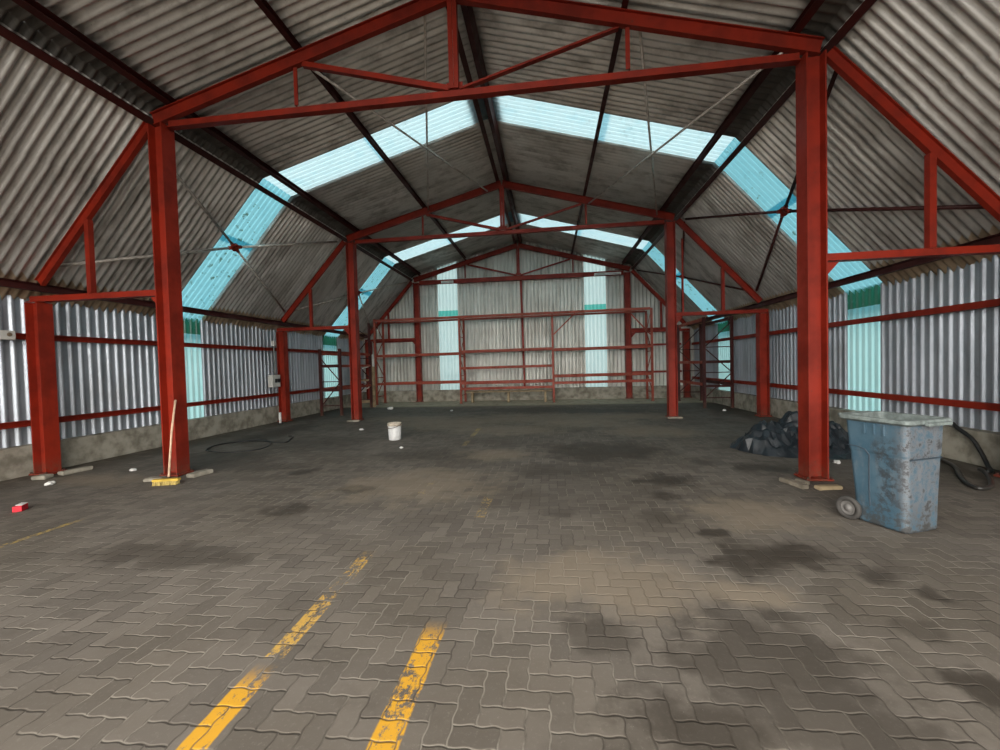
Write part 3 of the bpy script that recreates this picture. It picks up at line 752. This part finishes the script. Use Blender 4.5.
# ------------------------------------------------------------------ timber and concrete bits at the column feet
def block(name, c, d, rot, mat, label, cat, group, bev=.01, z0=0.0):
    bm = bmesh.new(); bmesh.ops.create_cube(bm, size=1); bmesh.ops.scale(bm, vec=d, verts=bm.verts)
    bmesh.ops.bevel(bm, geom=bm.edges[:], offset=bev, segments=2, affect='EDGES')
    bmesh.ops.subdivide_edges(bm, edges=[e for e in bm.edges if e.calc_length() > .1], cuts=3, use_grid_fill=True)
    for v in bm.verts: v.co += Vector((noise.noise(v.co * 14 + Vector((*c, 0))), noise.noise(v.co * 14 + Vector((5, 1, 2)) + Vector((*c, 0))), .5 * noise.noise(v.co * 11 + Vector((1, 7, 3))))) * bev * .7
    me = bpy.data.meshes.new(name); bm.to_mesh(me); bm.free(); me.materials.append(mat)
    o = bpy.data.objects.new(name, me); C.objects.link(o); o.location = (c[0], c[1], d[2] / 2 + bev * .5 + z0); o.rotation_euler = (0, 0, math.radians(rot))
    return tag(o, label, cat, group, 'thing')
block('timber_offcut', (4.35, 5.60), (.10, .38, .055), 12, GREYWOOD, 'grey timber offcut beside the column foot, pointing at the wall', 'timber', 'offcuts at the column feet')
block('timber_offcut', (4.66, 5.44), (.30, .10, .045), 8, simple('split_pale_timber', (.46, .36, .22), .8, 0, .4, 9), 'split pale timber offcut in front of the column foot by the bin', 'timber', 'offcuts at the column feet')
block('timber_offcut', (4.49, 5.66), (.07, .16, .05), 20, GREYWOOD, 'smallest timber scrap against the column foot by the bin', 'timber', 'offcuts at the column feet')
block('concrete_block', (-4.32, 5.87), (.16, .34, .06), -10, CONC, 'flat concrete lump at the bucket side of the broom column foot', 'concrete', 'concrete lumps at column feet')
block('concrete_block', (-4.78, 5.55), (.26, .14, .05), 12, CONC, 'flat concrete lump behind the yellow broom head', 'concrete', 'concrete lumps at column feet')
block('concrete_block', (-6.87, 5.60), (.20, .16, .06), 14, CONC, 'small concrete lump at the foot of the eave column near the red carton', 'concrete', 'concrete lumps at column feet')
block('concrete_block', (-6.78, 6.0), (.14, .42, .06), -6, CONC, 'long concrete lump along the foot of the eave column near the red carton', 'concrete', 'concrete lumps at column feet')
for x, y, lb in ((-CW, FY[1], 'concrete pad lip before the column behind the bucket'), (CW, FY[1], 'concrete pad lip before the middle column on the tarpaulin side')):
    block('concrete_block', (x, y - .235), (.40, .10, .04), 2, CONC, lb, 'concrete', 'concrete lumps at column feet')
# ------------------------------------------------------------------ paper scraps
PAP = simple('crumpled_paper', (.70, .69, .66), .8, 0, .2, 12)
def scrap(x, y, r, label, seed, grp='white scraps on the floor'):
    bm = bmesh.new(); bmesh.ops.create_icosphere(bm, subdivisions=3, radius=r)
    for v in bm.verts:
        n = noise.noise(v.co / r * 1.6 + Vector((seed, 0, 0))); k = 1 + .45 * n
        v.co = Vector((v.co.x * k * 1.25, v.co.y * k, max(-r * .35, v.co.z * k * .6)))
    lo = min(v.co.z for v in bm.verts)
    for v in bm.verts: v.co.z -= lo - .004
    me = bpy.data.meshes.new('paper_scrap'); bm.to_mesh(me); bm.free(); me.materials.append(PAP)
    o = bpy.data.objects.new('paper_scrap', me); C.objects.link(o); o.location = (x, y, 0); o.rotation_euler = (0, 0, seed)
    return tag(o, label, 'scrap', grp, 'thing')
for i, (x, y, r, lb) in enumerate([(-4.95, 15.4, .10, 'biggest white scrap, near the end rack and trestle'), (-2.28, 14.5, .05, 'white scrap on the floor before the middle rack bay'),
        (-5.82, 6.12, .04, 'white scrap on the floor between broom and eave columns'), (-6.30, 5.30, .055, 'flat white scrap before the eave column near the red carton'),
        (-3.72, 10.3, .045, 'white scrap between the bucket and the column behind it'), (-1.75, 7.95, .035, 'small white scrap on the camera side of the bucket'),
        (6.0, 16.6, .06, 'white scrap at the end rack corner, bin side'), (6.75, 13.6, .045, 'white scrap before the tall side rack'),
        (5.62, 6.78, .05, 'pale scrap at the tarpaulin edge beside the column')]):
    scrap(x, y, r, lb, i * 1.7)

# ------------------------------------------------------------------ daylight
w = bpy.data.worlds.new('overcast'); bpy.context.scene.world = w; w.use_nodes = True
nt = w.node_tree; bg = nt.nodes['Background']
tc = nt.nodes.new('ShaderNodeTexCoord'); nz = nt.nodes.new('ShaderNodeTexNoise'); nz.inputs['Scale'].default_value = 2.2; nz.inputs['Detail'].default_value = 5
cr = nt.nodes.new('ShaderNodeValToRGB'); cr.color_ramp.elements[0].position = .35; cr.color_ramp.elements[1].position = .7
cr.color_ramp.elements[0].color = (.96, .94, .90, 1); cr.color_ramp.elements[1].color = (1.0, .95, .87, 1)
nt.links.new(tc.outputs['Generated'], nz.inputs['Vector']); nt.links.new(nz.outputs['Fac'], cr.inputs[0]); nt.links.new(cr.outputs[0], bg.inputs['Color'])
sp = nt.nodes.new('ShaderNodeSeparateXYZ'); nt.links.new(tc.outputs['Generated'], sp.inputs[0])
south = V(nt, sp.outputs[1]).ss(-.15, -.85, .60, 3.3)          # the cloud is brightest on the sun's side, behind the open front
nt.links.new(south.k, bg.inputs['Strength'])

# ------------------------------------------------------------------ camera
cd = bpy.data.cameras.new('camera'); cam = bpy.data.objects.new('camera', cd); C.objects.link(cam)
cd.sensor_width = 36; cd.lens = 36 * 407.57 / 1000; cd.clip_start = .05; cd.clip_end = 500
rt = Vector((.99266821, .1179817, -.02627043)); up = Vector((.02305827, .02850914, .99932755)); fw = Vector((-.11865131, .99260644, -.02557967))
M = Matrix((rt, up, -fw)).transposed().to_4x4(); M.translation = Vector((1.26169, 0, 1.65)); cam.matrix_world = M
sc = bpy.context.scene; sc.camera = cam
sc.view_settings.view_transform = 'Standard'; sc.view_settings.look = 'None'; sc.view_settings.gamma = 1.0
sc.view_settings.use_curve_mapping = False; sc.view_settings.exposure = 1.32
try:
    sc.cycles.max_bounces = 10; sc.cycles.diffuse_bounces = 6; sc.cycles.transparent_max_bounces = 12
    sc.cycles.use_denoising = True; sc.cycles.caustics_reflective = False; sc.cycles.sample_clamp_indirect = 6
except Exception: pass
